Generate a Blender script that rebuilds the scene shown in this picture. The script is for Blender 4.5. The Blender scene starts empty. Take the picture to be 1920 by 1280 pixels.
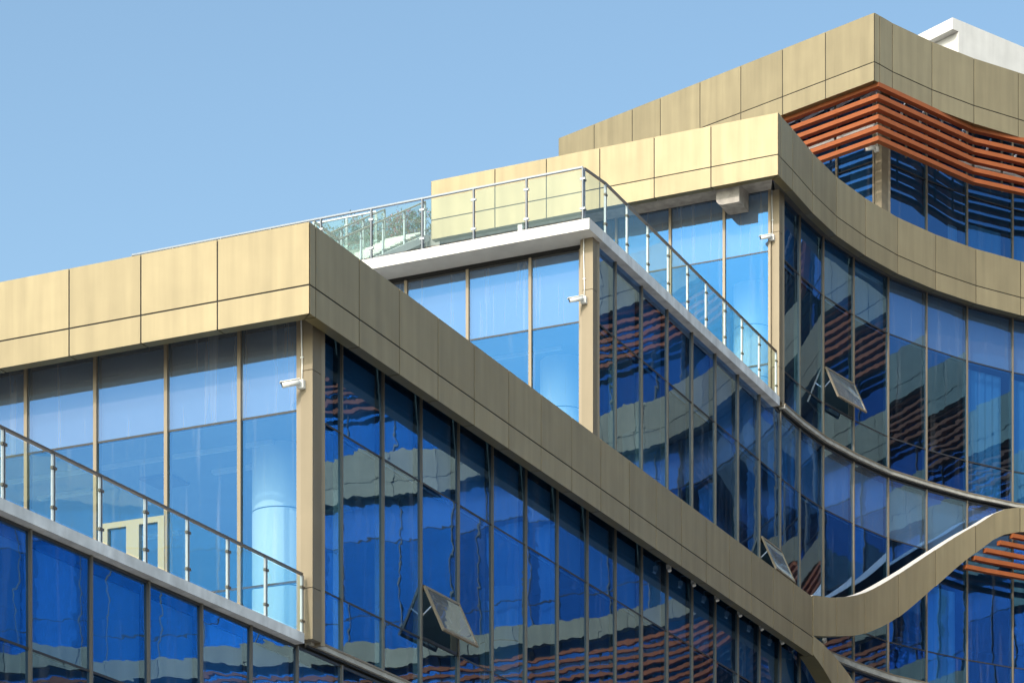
import bpy, bmesh, math, random
from mathutils import Vector
random.seed(7)
SC = bpy.context.scene
COL = SC.collection
# ------------------------------------------------------------------ camera (level, shifted lens: verticals stay vertical)
FPX, HOR = 4778.0, 2350.0
cd = bpy.data.cameras.new('camera'); cam = bpy.data.objects.new('camera', cd); COL.objects.link(cam)
cam.location = (0, 0, 0); cam.rotation_euler = (math.radians(90), 0, 0)
cd.sensor_width = 36; cd.lens = FPX / 1920 * 36
cd.shift_y = (HOR - 640) / 1920; cd.clip_start = .5; cd.clip_end = 5000
SC.camera = cam
# ------------------------------------------------------------------ sky, sun, exposure
SUN_AZ, SUN_EL = math.radians(28), math.radians(36)      # azimuth from -Y towards -X
w = bpy.data.worlds.new('World'); SC.world = w; w.use_nodes = True
nt = w.node_tree; bg = nt.nodes['Background']
sky = nt.nodes.new('ShaderNodeTexSky'); sky.sky_type = 'NISHITA'; sky.sun_disc = False
sky.sun_elevation = SUN_EL; sky.sun_rotation = math.radians(180) + SUN_AZ
sky.air_density = 1.0; sky.dust_density = 4.2; sky.ozone_density = 3.2; sky.altitude = 0
air = nt.nodes.new('ShaderNodeMix'); air.data_type = 'RGBA'; air.blend_type = 'MULTIPLY'; air.inputs[0].default_value = 1
air.inputs[7].default_value = (1.05, 1.11, .975, 1)      # slightly humid, cyan-leaning air
nt.links.new(sky.outputs[0], air.inputs[6]); nt.links.new(air.outputs[2], bg.inputs[0]); bg.inputs[1].default_value = .15
sd = bpy.data.lights.new('sun', 'SUN'); sd.energy = 1.55; sd.angle = math.radians(.53); sd.color = (1, .895, .82)
so = bpy.data.objects.new('sun', sd); COL.objects.link(so)
sdir = Vector((-math.sin(SUN_AZ) * math.cos(SUN_EL), -math.cos(SUN_AZ) * math.cos(SUN_EL), math.sin(SUN_EL)))
so.rotation_euler = sdir.to_track_quat('Z', 'Y').to_euler(); so.location = (-40, -40, 60)
SC.view_settings.view_transform = 'Standard'; SC.view_settings.look = 'None'
SC.view_settings.exposure = .80; SC.view_settings.gamma = 1.0
SC.cycles.max_bounces = 14; SC.cycles.glossy_bounces = 8; SC.cycles.transparent_max_bounces = 24
SC.cycles.diffuse_bounces = 4; SC.cycles.transmission_bounces = 8
SC.cycles.sample_clamp_indirect = 6; SC.cycles.caustics_reflective = False

# ------------------------------------------------------------------ plan frame
dR = Vector((.42060, .90725)); dL = Vector((-.90725, .42060)); O2 = Vector((-3.303, 41.6))
def UV(u, v): return O2 + dR * u + dL * v
def PX(x, Y): return Vector(((x - 960) / FPX * Y, Y))
def ZA(y, Y): return (HOR - y) * Y / FPX
def ray_v(x, v):
    k = (x - 960) / FPX
    return PX(x, (v + O2.dot(dL)) / (k * dL.x + dL.y))
def ray_u(x, u):
    k = (x - 960) / FPX
    return PX(x, (u + O2.dot(dR)) / (k * dR.x + dR.y))
def proj(p): return 960 + FPX * p[0] / p[1], HOR - FPX * p[2] / p[1]
def offset(path, d):          # d > 0 outward = to the right of the walking direction
    out = []
    n = len(path)
    for i in range(n):
        ns = []
        for a, b in ((i - 1, i), (i, i + 1)):
            if a >= 0 and b < n:
                e = path[b] - path[a]
                if e.length > 1e-6:
                    e.normalize(); ns.append(Vector((e.y, -e.x)))
        if len(ns) == 1: out.append(path[i] + ns[0] * d)
        else:
            m = (ns[0] + ns[1]).normalized(); c = max(.3, m.dot(ns[0]))
            out.append(path[i] + m * (d / c))
    return out
def catmull(pts, step):
    P = [pts[0] * 2 - pts[1]] + list(pts) + [pts[-1] * 2 - pts[-2]]
    dense = []
    for i in range(1, len(P) - 2):
        for k in range(24):
            t = k / 24; a, b, c, d = P[i-1], P[i], P[i+1], P[i+2]
            dense.append(.5 * ((2*b) + (c-a)*t + (2*a-5*b+4*c-d)*t*t + (3*b-a-3*c+d)*t**3))
    dense.append(P[-2].copy())
    out = [dense[0]]; acc = 0
    for a, b in zip(dense, dense[1:]):
        acc += (b - a).length
        if acc >= step: out.append(b); acc = 0
    return out

# ------------------------------------------------------------------ materials
def mat(name, col, rough=.5, metal=0., spec=.5, bump=None, var=0., streak=0., vscale=1.5, coat=0., grad=None):
    m = bpy.data.materials.new(name); m.use_nodes = True
    n = m.node_tree.nodes; l = m.node_tree.links; b = n['Principled BSDF']
    b.inputs['Roughness'].default_value = rough; b.inputs['Metallic'].default_value = metal
    b.inputs['Specular IOR Level'].default_value = spec
    b.inputs['Coat Weight'].default_value = coat
    geo = n.new('ShaderNodeNewGeometry')
    rgb = n.new('ShaderNodeRGB'); rgb.outputs[0].default_value = (*col, 1); cur = rgb.outputs[0]
    def mul(fac_socket, lo, hi, cur):
        mr = n.new('ShaderNodeMapRange'); mr.inputs['To Min'].default_value = lo; mr.inputs['To Max'].default_value = hi
        mr.inputs['From Min'].default_value = .3; mr.inputs['From Max'].default_value = .7
        l.new(fac_socket, mr.inputs['Value'])
        mx = n.new('ShaderNodeMix'); mx.data_type = 'RGBA'; mx.blend_type = 'MULTIPLY'; mx.inputs[0].default_value = 1
        cc = n.new('ShaderNodeCombineColor')
        for k in range(3): l.new(mr.outputs[0], cc.inputs[k])
        l.new(cur, mx.inputs[6]); l.new(cc.outputs[0], mx.inputs[7]); return mx.outputs[2]
    if var:
        ns = n.new('ShaderNodeTexNoise'); ns.inputs['Scale'].default_value = vscale; ns.inputs['Detail'].default_value = 5
        l.new(geo.outputs['Position'], ns.inputs['Vector']); cur = mul(ns.outputs[0], 1 - var, 1 + var, cur)
    if streak:
        mp = n.new('ShaderNodeMapping'); mp.inputs['Scale'].default_value = (5, 5, .35)
        l.new(geo.outputs['Position'], mp.inputs[0])
        ns = n.new('ShaderNodeTexNoise'); ns.inputs['Scale'].default_value = 1; ns.inputs['Detail'].default_value = 4
        l.new(mp.outputs[0], ns.inputs['Vector']); cur = mul(ns.outputs[0], 1 - streak, 1 + streak, cur)
        at = n.new('ShaderNodeAttribute'); at.attribute_name = 'pid'
        wn = n.new('ShaderNodeTexWhiteNoise'); wn.noise_dimensions = '1D'; l.new(at.outputs['Fac'], wn.inputs['W'])
        cur = mul(wn.outputs[0], 1 - streak * .45, 1 + streak * .45, cur)
    l.new(cur, b.inputs['Base Color'])
    if bump:
        ns = n.new('ShaderNodeTexNoise'); ns.inputs['Scale'].default_value = bump[0]; ns.inputs['Detail'].default_value = 6
        l.new(geo.outputs['Position'], ns.inputs['Vector'])
        bp = n.new('ShaderNodeBump'); bp.inputs['Strength'].default_value = 1; bp.inputs['Distance'].default_value = bump[1]
        l.new(ns.outputs[0], bp.inputs['Height']); l.new(bp.outputs[0], b.inputs['Normal'])
    return m

def glass_mat(name, r0, refl, trans, wave=.00035, wscale=1.1, dirt=.25, power=3.0, graze=None, film=.006):
    m = bpy.data.materials.new(name); m.use_nodes = True
    n = m.node_tree.nodes; l = m.node_tree.links; n.clear()
    out = n.new('ShaderNodeOutputMaterial'); geo = n.new('ShaderNodeNewGeometry')
    at = n.new('ShaderNodeAttribute'); at.attribute_name = 'pid'
    tr = n.new('ShaderNodeBsdfTransparent'); tr.inputs[0].default_value = (*trans, 1)
    gl = n.new('ShaderNodeBsdfGlossy'); gl.inputs['Roughness'].default_value = 0.0; gl.inputs[0].default_value = (*refl, 1)
    # roller-wave and pillow distortion of each pane
    mp = n.new('ShaderNodeMapping'); mp.inputs['Scale'].default_value = (.6, .6, 1.35); l.new(geo.outputs['Position'], mp.inputs[0])
    ns = n.new('ShaderNodeTexNoise'); ns.noise_dimensions = '4D'; ns.inputs['Scale'].default_value = wscale
    ns.inputs['Detail'].default_value = 2.2; ns.inputs['Roughness'].default_value = .45
    l.new(mp.outputs[0], ns.inputs['Vector']); l.new(at.outputs['Fac'], ns.inputs['W'])
    nf = n.new('ShaderNodeTexNoise'); nf.noise_dimensions = '4D'; nf.inputs['Scale'].default_value = wscale * 4.2; nf.inputs['Detail'].default_value = 1
    l.new(mp.outputs[0], nf.inputs['Vector']); l.new(at.outputs['Fac'], nf.inputs['W'])
    sm = n.new('ShaderNodeMath'); sm.operation = 'MULTIPLY_ADD'; sm.inputs[1].default_value = .09
    l.new(nf.outputs[0], sm.inputs[0]); l.new(ns.outputs[0], sm.inputs[2])
    bp = n.new('ShaderNodeBump'); bp.inputs['Strength'].default_value = 1; bp.inputs['Distance'].default_value = wave * 10
    l.new(sm.outputs[0], bp.inputs['Height'])
    l.new(bp.outputs[0], gl.inputs['Normal'])
    dt = n.new('ShaderNodeVectorMath'); dt.operation = 'DOT_PRODUCT'
    l.new(geo.outputs['Incoming'], dt.inputs[0]); l.new(geo.outputs['Normal'], dt.inputs[1])
    ab = n.new('ShaderNodeMath'); ab.operation = 'ABSOLUTE'; l.new(dt.outputs['Value'], ab.inputs[0])
    om = n.new('ShaderNodeMath'); om.operation = 'SUBTRACT'; om.inputs[0].default_value = 1; l.new(ab.outputs[0], om.inputs[1])
    if graze:
        p2 = n.new('ShaderNodeMath'); p2.operation = 'POWER'; p2.inputs[1].default_value = 1.4; l.new(om.outputs[0], p2.inputs[0])
        mc = n.new('ShaderNodeMix'); mc.data_type = 'RGBA'; l.new(p2.outputs[0], mc.inputs[0])
        mc.inputs[6].default_value = (*refl, 1); mc.inputs[7].default_value = (*graze, 1); l.new(mc.outputs[2], gl.inputs[0])
    pw = n.new('ShaderNodeMath'); pw.operation = 'POWER'; pw.inputs[1].default_value = power; l.new(om.outputs[0], pw.inputs[0])
    ml = n.new('ShaderNodeMath'); ml.operation = 'MULTIPLY_ADD'; ml.inputs[1].default_value = 1 - r0; ml.inputs[2].default_value = r0
    l.new(pw.outputs[0], ml.inputs[0])
    mx = n.new('ShaderNodeMixShader'); l.new(ml.outputs[0], mx.inputs[0]); l.new(tr.outputs[0], mx.inputs[1]); l.new(gl.outputs[0], mx.inputs[2])
    # rain dirt: faint vertical streaks
    mp2 = n.new('ShaderNodeMapping'); mp2.inputs['Scale'].default_value = (7, 7, .3); l.new(geo.outputs['Position'], mp2.inputs[0])
    n2 = n.new('ShaderNodeTexNoise'); n2.noise_dimensions = '4D'; n2.inputs['Scale'].default_value = 1; n2.inputs['Detail'].default_value = 3
    l.new(mp2.outputs[0], n2.inputs['Vector']); l.new(at.outputs['Fac'], n2.inputs['W'])
    r = n.new('ShaderNodeMapRange'); r.inputs['From Min'].default_value = .56; r.inputs['From Max'].default_value = .80
    r.inputs['To Min'].default_value = film; r.inputs['To Max'].default_value = dirt; l.new(n2.outputs[0], r.inputs['Value'])
    df = n.new('ShaderNodeBsdfDiffuse'); df.inputs[0].default_value = (.62, .66, .70, 1)
    m2 = n.new('ShaderNodeMixShader'); l.new(r.outputs[0], m2.inputs[0]); l.new(mx.outputs[0], m2.inputs[1]); l.new(df.outputs[0], m2.inputs[2])
    l.new(m2.outputs[0], out.inputs[0])
    return m

GOLD = mat('gold_cladding', (.328, .270, .162), rough=.5, metal=.38, bump=(1.3, .009), streak=.10, var=.05)
JOINT = mat('joint_black', (.012, .012, .012), .8)
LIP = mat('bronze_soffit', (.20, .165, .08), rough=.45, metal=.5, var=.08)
FRAME = mat('champagne_frame', (.26, .215, .155), rough=.45, metal=.3, var=.05, streak=.05)
PILL = mat('pillar_metal', (.225, .185, .125), rough=.5, metal=.25, var=.05, streak=.06)
MULLD = mat('mullion_shade_tint', (.17, .155, .125), rough=.4, metal=.35, var=.06)  # darker copy of the frame metal, shade painted into its colour
DARKF = mat('dark_seal', (.03, .032, .036), .5)
GREYT = mat('grey_trim', (.22, .215, .205), .55, .3, var=.2, vscale=4)
LEDGE = mat('grey_ledge', (.42, .41, .38), .85, 0, var=.2, vscale=4)
WHITE = mat('white_render', (.66, .65, .63), .75, streak=.05, var=.05, vscale=2, bump=(30, .003))
WCONC = mat('painted_concrete', (.68, .70, .72), .8, streak=.1, var=.2, vscale=2.2, bump=(18, .006))
CONC = mat('raw_concrete', (.36, .335, .31), .9, var=.25, vscale=5, bump=(22, .01))
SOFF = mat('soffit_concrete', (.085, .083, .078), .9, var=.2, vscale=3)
SLAT = mat('terracotta_slat', (.30, .088, .030), rough=.6, metal=0, spec=.25, var=.08, vscale=4)
STEEL = mat('stainless_steel', (.40, .43, .46), rough=.35, metal=.7, var=.04)
RAILD = mat('bronze_handrail', (.17, .145, .12), rough=.35, metal=.6)
RAILH = mat('grey_handrail', (.26, .29, .33), rough=.4, metal=.5)
RAILG = mat('grey_post', (.17, .19, .215), rough=.4, metal=.5)
BLACK = mat('black_plastic', (.02, .02, .022), .4)
WPLA = mat('white_plastic', (.78, .78, .76), .35)
INW = mat('interior_wall', (.36, .42, .48), .8, var=.05)
CEIL = mat('interior_ceiling', (.36, .42, .48), .85, var=.08, vscale=.8)
FLOOR = mat('interior_floor', (.40, .38, .36), .6, var=.1)
BLIND = mat('fabric_blind', (.80, .80, .80), .9, streak=.06)
SPAN = mat('spandrel_board', (.70, .74, .80), .7, var=.03)
DOORM = mat('door_frame', (.34, .31, .22), .5, .2)
STAIRM = mat('stair_concrete', (.22, .22, .20), .8, var=.1)
COLM = mat('round_column', (.82, .82, .82), .7, var=.02)
PAVE = mat('ground_paving', (.30, .29, .27), .85, var=.15, vscale=.4)
TILE = mat('roof_tile', (.38, .37, .35), .8, var=.1)
GLASS = glass_mat('blue_coated_glass', .32, (.02, .25, .74), (.20, .46, .74), wave=.00024, power=3.4, graze=(.62, .78, 1.), dirt=.09, film=.003)
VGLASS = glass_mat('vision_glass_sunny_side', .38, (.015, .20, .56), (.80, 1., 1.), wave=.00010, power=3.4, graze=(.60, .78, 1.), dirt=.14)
SPGLASS = glass_mat('spandrel_glass', .45, (.015, .20, .54), (.30, .45, .60), wave=.00010, power=3.4, graze=(.60, .78, 1.), dirt=.26, film=.14)
FGLASS = glass_mat('pale_backed_glass', .32, (.02, .25, .74), (.25, .50, .75), wave=.00024, power=3.4, graze=(.62, .78, 1.), dirt=.2, film=.07)
WGLASS = glass_mat('dusty_vent_glass', .45, (.45, .62, .90), (.4, .5, .6), wave=.0003, power=3, graze=(.6, .8, 1.), dirt=.35, film=.16)
CLEAR = glass_mat('railing_glass', .07, (.6, .8, .85), (.80, .90, .86), wave=.0002, dirt=.03, power=4, film=.002)
LEAFM = [mat('leaf_green', (.07, .12, .035), .6, var=.4, vscale=6), mat('leaf_olive', (.14, .15, .06), .6, var=.4, vscale=6),
         mat('flower_pink', (.36, .12, .16), .6, var=.4, vscale=6)]
EARTH = mat('planting_soil', (.10, .085, .05), .9, var=.3)
BARK = mat('bark', (.12, .09, .06), .9)

# ------------------------------------------------------------------ mesh helpers
class MB:
    def __init__(s): s.v = []; s.f = []; s.m = []; s.p = []; s.sm = []
    def face(s, pts, m=0, pid=0., smooth=False):
        i = len(s.v); s.v += [tuple(p) for p in pts]; s.f.append(tuple(range(i, i + len(pts)))); s.m.append(m); s.p.append(pid); s.sm.append(smooth)
    def hexa(s, b, t, m=0, pid=0.):       # b,t: 4 points each, same winding
        q = list(b); r = list(t)
        s.face(q[::-1], m, pid); s.face(r, m, pid)
        for i in range(4):
            j = (i + 1) % 4; s.face((q[i], q[j], r[j], r[i]), m, pid)
    def quadprism(s, p4, z0, z1, m=0, pid=0.):
        a = sum((p4[i].x * p4[(i+1) % 4].y - p4[(i+1) % 4].x * p4[i].y) for i in range(4))
        if a < 0: p4 = p4[::-1]
        s.hexa([(p.x, p.y, z0) for p in p4], [(p.x, p.y, z1) for p in p4], m, pid)
    def obox(s, c, ex, hx, hy, z0, z1, m=0, pid=0.):    # oriented box about plan point c, ex unit dir
        ey = Vector((-ex.y, ex.x)); c = Vector((c[0], c[1]))
        s.quadprism([c - ex*hx - ey*hy, c + ex*hx - ey*hy, c + ex*hx + ey*hy, c - ex*hx + ey*hy], z0, z1, m, pid)
    def wall(s, pa, pb, z0, z1, m=0, seg=True):         # prism between two parallel plan paths
        for i in range(len(pa) - 1):
            za = z0[i] if isinstance(z0, list) else z0; zb = z0[i+1] if isinstance(z0, list) else z0
            ta = z1[i] if isinstance(z1, list) else z1; tb = z1[i+1] if isinstance(z1, list) else z1
            A, B, C, D = pa[i], pa[i+1], pb[i+1], pb[i]
            s.hexa([(D.x, D.y, za), (C.x, C.y, zb), (B.x, B.y, zb), (A.x, A.y, za)][::-1],
                   [(D.x, D.y, ta), (C.x, C.y, tb), (B.x, B.y, tb), (A.x, A.y, ta)][::-1], m)
    def poly(s, pts, z0, z1, m=0, mtop=None, mbot=None):
        a = sum((pts[i].x * pts[(i+1) % len(pts)].y - pts[(i+1) % len(pts)].x * pts[i].y) for i in range(len(pts)))
        if a < 0: pts = pts[::-1]
        s.face([(p.x, p.y, z1) for p in pts], m if mtop is None else mtop); s.face([(p.x, p.y, z0) for p in pts[::-1]], m if mbot is None else mbot)
        for i in range(len(pts)):
            j = (i + 1) % len(pts); a_, b_ = pts[i], pts[j]
            s.face(((a_.x, a_.y, z0), (b_.x, b_.y, z0), (b_.x, b_.y, z1), (a_.x, a_.y, z1)), m)
    def tube(s, pts, r, m=0, n=8, cap=True, r2=None):
        pts = [Vector(p) for p in pts]; rings = []
        for i, p in enumerate(pts):
            d = (pts[min(i+1, len(pts)-1)] - pts[max(i-1, 0)]).normalized()
            a = d.orthogonal().normalized() if abs(d.z) > .99 else d.cross(Vector((0, 0, 1))).normalized()
            b = d.cross(a).normalized(); rr = r if r2 is None else r + (r2 - r) * i / (len(pts) - 1)
            rings.append([p + (a * math.cos(2*math.pi*k/n) + b * math.sin(2*math.pi*k/n)) * rr for k in range(n)])
        for A, B in zip(rings, rings[1:]):
            for k in range(n): s.face((A[k], A[(k+1) % n], B[(k+1) % n], B[k]), m, 0, True)
        if cap: s.face(rings[0][::-1], m); s.face(rings[-1], m)
    def bar(s, a, b, wd, ht, m=0):       # rectangular bar between 3d points, ht vertical-ish
        a = Vector(a); b = Vector(b); d = (b - a).normalized()
        up = Vector((0, 0, 1)) if abs(d.z) < .95 else Vector((1, 0, 0))
        x = d.cross(up).normalized() * wd / 2; y = x.cross(d).normalized() * ht / 2
        s.hexa([a-x-y, a+x-y, a+x+y, a-x+y], [b-x-y, b+x-y, b+x+y, b-x+y], m)
    def build(s, name, mats, parent=None, loc=None, merge=False):
        me = bpy.data.meshes.new(name); L = Vector(loc) if loc is not None else None
        vs = s.v if L is None else [tuple(Vector(v) - L) for v in s.v]
        me.from_pydata(vs, [], s.f)
        if not isinstance(mats, (list, tuple)): mats = [mats]
        for m in mats: me.materials.append(m)
        me.polygons.foreach_set('material_index', s.m)
        me.polygons.foreach_set('use_smooth', s.sm)
        at = me.attributes.new('pid', 'FLOAT', 'FACE'); at.data.foreach_set('value', s.p)
        bm = bmesh.new(); bm.from_mesh(me)
        bmesh.ops.remove_doubles(bm, verts=bm.verts, dist=1e-5)
        bm.to_mesh(me); bm.free(); me.update()
        o = bpy.data.objects.new(name, me); COL.objects.link(o)
        if L is not None: o.location = L
        if parent is not None:
            o.parent = parent
            pl = parent.location
            if parent.parent is not None: pl = parent.location + parent.parent.location
            o.location = o.location - pl
        return o
def tag(o, label=None, cat=None, group=None, kind=None):
    if label: o['label'] = label
    if cat: o['category'] = cat
    if group: o['group'] = group
    if kind: o['kind'] = kind
    return o
def empty(name, loc, label, cat, group=None):
    o = bpy.data.objects.new(name, None); COL.objects.link(o); o.location = loc; o.empty_display_size = .3
    return tag(o, label, cat, group)

# ------------------------------------------------------------------ ground
g = MB(); g.face([(-2500, -2500, -1.6), (2500, -2500, -1.6), (2500, 2500, -1.6), (-2500, 2500, -1.6)])
tag(g.build('ground', PAVE), kind='structure')

BLD = empty('office_building', (0, 0, 0), 'stepped modern building of blue reflective glass with gold parapet bands and orange louvres', 'building')

# ------------------------------------------------------------------ facade line F (right-hand curtain wall)
VF = .60
xs = [54.7, 168.7, 276.6, 375.8, 468.8, 555.5, 638.7, 716.4, 787.8, 858, 921.6, 984.6, 1043.7, 1100, 1152.7, 1202, 1250, 1296.5, 1340, 1382.5, 1423, 1462]
F = [ray_v(x, VF) for x in xs]
stp = (F[1] - F[0])
F = [F[0] - stp * k for k in range(9, 0, -1)] + F
NB0 = 9
for x, yl in ((1498.5, 65.2), (1542.6, 66.6), (1599.6, 68.0), (1664.5, 69.4), (1736.5, 70.5), (1812.5, 71.55), (1898, 72.5)):
    F.append(PX(x, yl + .95))
iR = len(F) - 1
F += catmull([F[-1], Vector((19.6, 75.9)), Vector((23.7, 76.5)), Vector((30.6, 74.4)), Vector((33.3, 73.1)), Vector((38.2, 69.6)),
              Vector((43.2, 63)), Vector((46, 56)), Vector((47.5, 48)), Vector((48, 38))], 1.6)[1:]
def fi(x):       # index of the mullion nearest pixel x
    return min(range(NB0, iR + 1), key=lambda i: abs(proj((F[i].x, F[i].y, 1))[0] - x))
FL = [-1.0, 4.65, 10.3, 15.95, 21.6, 27.25]
ZA_, ZB_, ZT_ = 3.80, .95, 5.25         # transoms above each floor, glass head

# tier corners in (u, v)
T1U, T2U, T3U = 0., 12.55, 23.96
G1, G2, G3 = .815, 13.27, 24.98          # left-facing glass planes (u)
B3V = .15
Fcorner = lambda u: UV(u, VF)

panes = []      # (quad points, pid)
def add_pane(a, b, z0, z1, n2, kind=0):
    k_ = .007 if kind in (0, 3) else .0015
    sx, sz, c0 = random.uniform(-k_, k_), random.uniform(-k_, k_), random.uniform(-.001, .001)     # one small tilt, pane stays flat
    q = []
    for p, z, ax, az in ((a, z0, -.5, -.5), (b, z0, .5, -.5), (b, z1, .5, .5), (a, z1, -.5, .5)):
        e = c0 + sx * ax + sz * az * min(1.3, z1 - z0); q.append((p.x + n2.x * e, p.y + n2.y * e, z))
    panes.append((q, random.uniform(0, 400), kind))

CW = {}
def curtain(name_label, path, z0, z1, rows, skip=(), first_mull=True, last_mull=True, mull_range=None, backing=False, individual=True, vents=(), mw=.020, sunny=False, pale_from=None):
    """path: plan points of mullions; rows: transom heights."""
    fr = MB()
    zs = [z0] + [z for z in rows if z0 + .05 < z < z1 - .05] + [z1]
    inner = offset(path, -.10); n = len(path)
    for i in range(n - 1):
        a, b = path[i], path[i+1]; e = (b - a).normalized(); nn = Vector((e.y, -e.x))
        for k in range(len(zs) - 1):
            if (i, k) in skip: continue
            hole = [v for v in vents if v[0] == i and zs[k] - .01 <= v[1] < zs[k+1]]
            if hole:
                zt = hole[0][2]
                add_pane(a, b, zt + .02, zs[k+1] - .01, nn)
                fr.quadprism([a + nn*.006, b + nn*.006, b - nn*.08, a - nn*.08], zt - .02, zt + .02, 0)
            else:
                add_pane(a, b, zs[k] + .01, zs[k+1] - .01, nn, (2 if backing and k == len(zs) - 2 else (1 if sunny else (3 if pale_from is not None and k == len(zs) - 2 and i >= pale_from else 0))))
        for z in zs[1:-1]:
            fr.quadprism([a + nn*.005, b + nn*.005, b - nn*.07, a - nn*.07], z - .018, z + .018, 0)
        for z in (z0, z1):
            fr.quadprism([a + nn*.012, b + nn*.012, b - nn*.09, a - nn*.09], z - .022, z + .022, 0)
    cw = fr.build('curtain_wall', [DARKF, GREYT], BLD)
    if name_label: cw['label'] = name_label
    ms = []
    rest = MB()
    for i in range(n):
        if (i == 0 and not first_mull) or (i == n-1 and not last_mull): continue
        a = path[max(i-1, 0)]; b = path[min(i+1, n-1)]; e = (b - a).normalized(); nn = Vector((e.y, -e.x))
        vis = individual and -5 < proj((path[i].x, path[i].y, 1))[0] < 1925
        m = MB() if vis else rest
        m.obox(path[i] + nn * .012, e, mw, .03, z0 - .02, z1 + .02, 0)
        m.obox(path[i] - nn * .08, e, mw * .7, .06, z0 - .02, z1 + .02, 0)
        if vis: m.build('mullion', FRAME if sunny or proj((*path[i], 1))[0] > 1530 else MULLD, cw)  # lit mullions keep the frame colour, the others get the painted shade
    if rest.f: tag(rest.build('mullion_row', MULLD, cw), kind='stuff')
    return cw

# main facade, storey by storey
i603 = NB0 + 6
P0 = [Fcorner(G1 - .02)] + F[i603:]
def fsub(u0=None, i0=0): return ([Fcorner(u0)] if u0 is not None else []) + F[i0:]
xF = lambda i: proj((F[i].x, F[i].y, 1))[0]
next_i = lambda u: next(i for i in range(len(F)) if (F[i] - O2).dot(dR) > u + .15)
curtain('lower glass wall below the first terrace', F, FL[1], FL[2] - .20, [FL[1] + ZB_, FL[1] + ZA_])
s1 = next_i(G1 + .1); pth1 = [Fcorner(G1 + .12)] + F[s1:]
iv1 = next(i for i in range(len(pth1)) if abs(proj((*pth1[i], 1))[0] - 787.8) < 3)
curtain('glass wall under the lowest gold parapet', pth1, FL[2] + .02, 15.84, [FL[2] + ZB_, FL[2] + ZA_], first_mull=False, vents=[(iv1, FL[2] + ZB_, FL[2] + ZB_ + .98)])
s2 = next_i(G2 + .1); pth2 = [Fcorner(G2 + .12)] + F[s2:]
iv2 = next(i for i in range(len(pth2)) if abs(proj((*pth2[i], 1))[0] - 1423) < 3)
curtain('glass wall behind the rising gold ribbon', pth2, FL[3] + .02, 21.40, [FL[3] + ZB_, FL[3] + ZA_], first_mull=False, vents=[(iv2, FL[3] + ZB_, FL[3] + ZB_ + .98)], pale_from=iv2 + 3)
s3 = next_i(G3 + .1); pth3 = [Fcorner(G3 + .12)] + F[s3:]
iv3 = next(i for i in range(len(pth3)) if abs(proj((*pth3[i], 1))[0] - 1542.6) < 3)
curtain('curved glass wall under the upper gold parapet', pth3, FL[4] + .02, FL[5] - .30, [FL[4] + ZB_, FL[4] + ZA_], first_mull=False, vents=[(iv3, FL[4] + ZB_, FL[4] + ZB_ + .98)], pale_from=iv3 + 2)
s4 = fi(1664.5); pth4 = F[s4:]
curtain('top glass wall behind the orange louvres', pth4, FL[5] + .02, 32.0, [FL[5] + ZB_, FL[5] + 2.85, FL[5] + 3.35], first_mull=False, backing=False)

# left-facing glass walls (paths run from far left to the corner)
def left_path(u, xl, vend, x_ext=None, v0=.80):
    pts = [ray_u(x, u) for x in xl]
    st = (pts[0] - pts[1]).normalized() * 1.5; far = []
    p = pts[0]
    while (p + st - UV(u, 0)).dot(dL) < vend: p = p + st; far.append(p)
    return far[::-1] + pts
L1 = left_path(G1, [50, 180, 312.7, 450, 561.5], 20)
curtain('sunlit glass wall above the first terrace', L1, FL[2] + .02, 15.84, [FL[2] + ZB_, FL[2] + ZA_], last_mull=True, sunny=True, mw=.034, backing=True)
L2 = left_path(G2, [762, 877.3, 994.9, 1089.5], 16)
curtain('sunlit glass wall below the white balcony slab', L2, FL[3] + .02, 21.26, [FL[3] + ZB_, FL[3] + ZA_], sunny=True, mw=.034, backing=True)
L3 = left_path(G3, [1257, 1358, 1443.5], 9.6)
curtain('sunlit glass wall on the upper terrace', L3, FL[4] + .02, FL[5] - .30, [FL[4] + ZB_, FL[4] + ZA_], sunny=True, mw=.034, backing=True)
d4L = Vector((-.734, .679)); n4 = Vector((-.679, -.734))
C4 = PX(1653, 69.95)                               # top tier pillar corner
P4a = C4 + d4L * .30 - n4 * .08
L4 = [P4a + d4L * (1.55 * k) for k in range(6, -1, -1)]
L4[-2] = P4a + d4L * 1.25
curtain('top glass wall facing left behind the louvres', L4, FL[5] + .02, 32.0, [FL[5] + ZB_, FL[5] + 2.85, FL[5] + 3.35], mw=.034)

# ------------------------------------------------------------------ floor plates, ceilings, inner walls, columns
BK = [Vector((64, 36)), Vector((64, 100)), Vector((-25, 100))]
fin = lambda i0, d=-.12: offset(F, d)[i0:]
def plate(start, leftv, i0, z0, z1, mats, name='floor_slab', d=-.12, extra=None):
    a = UV(start, VF - d); l = UV(start, leftv)
    back = [Vector((64, 36)), Vector((64, 100))] + (extra if extra else [l + dR * 30])
    pts = [l, a] + fin(i0, d) + back
    m = MB(); m.poly(pts, z0, z1, 0, 1, 2)
    return m.build(name, mats, BLD)
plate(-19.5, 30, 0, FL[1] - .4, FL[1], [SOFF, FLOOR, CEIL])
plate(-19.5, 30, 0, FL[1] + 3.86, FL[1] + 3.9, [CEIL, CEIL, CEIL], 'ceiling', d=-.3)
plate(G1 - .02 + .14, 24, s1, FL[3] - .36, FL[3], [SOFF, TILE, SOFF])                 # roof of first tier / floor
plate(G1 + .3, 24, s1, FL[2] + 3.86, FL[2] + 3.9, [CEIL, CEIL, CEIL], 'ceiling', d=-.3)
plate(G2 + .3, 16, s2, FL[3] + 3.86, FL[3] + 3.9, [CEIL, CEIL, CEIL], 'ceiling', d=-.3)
plate(G3 + .3, 9.6, s3, FL[4] + 3.86, FL[4] + 3.9, [CEIL, CEIL, CEIL], 'ceiling', d=-.3)
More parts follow.
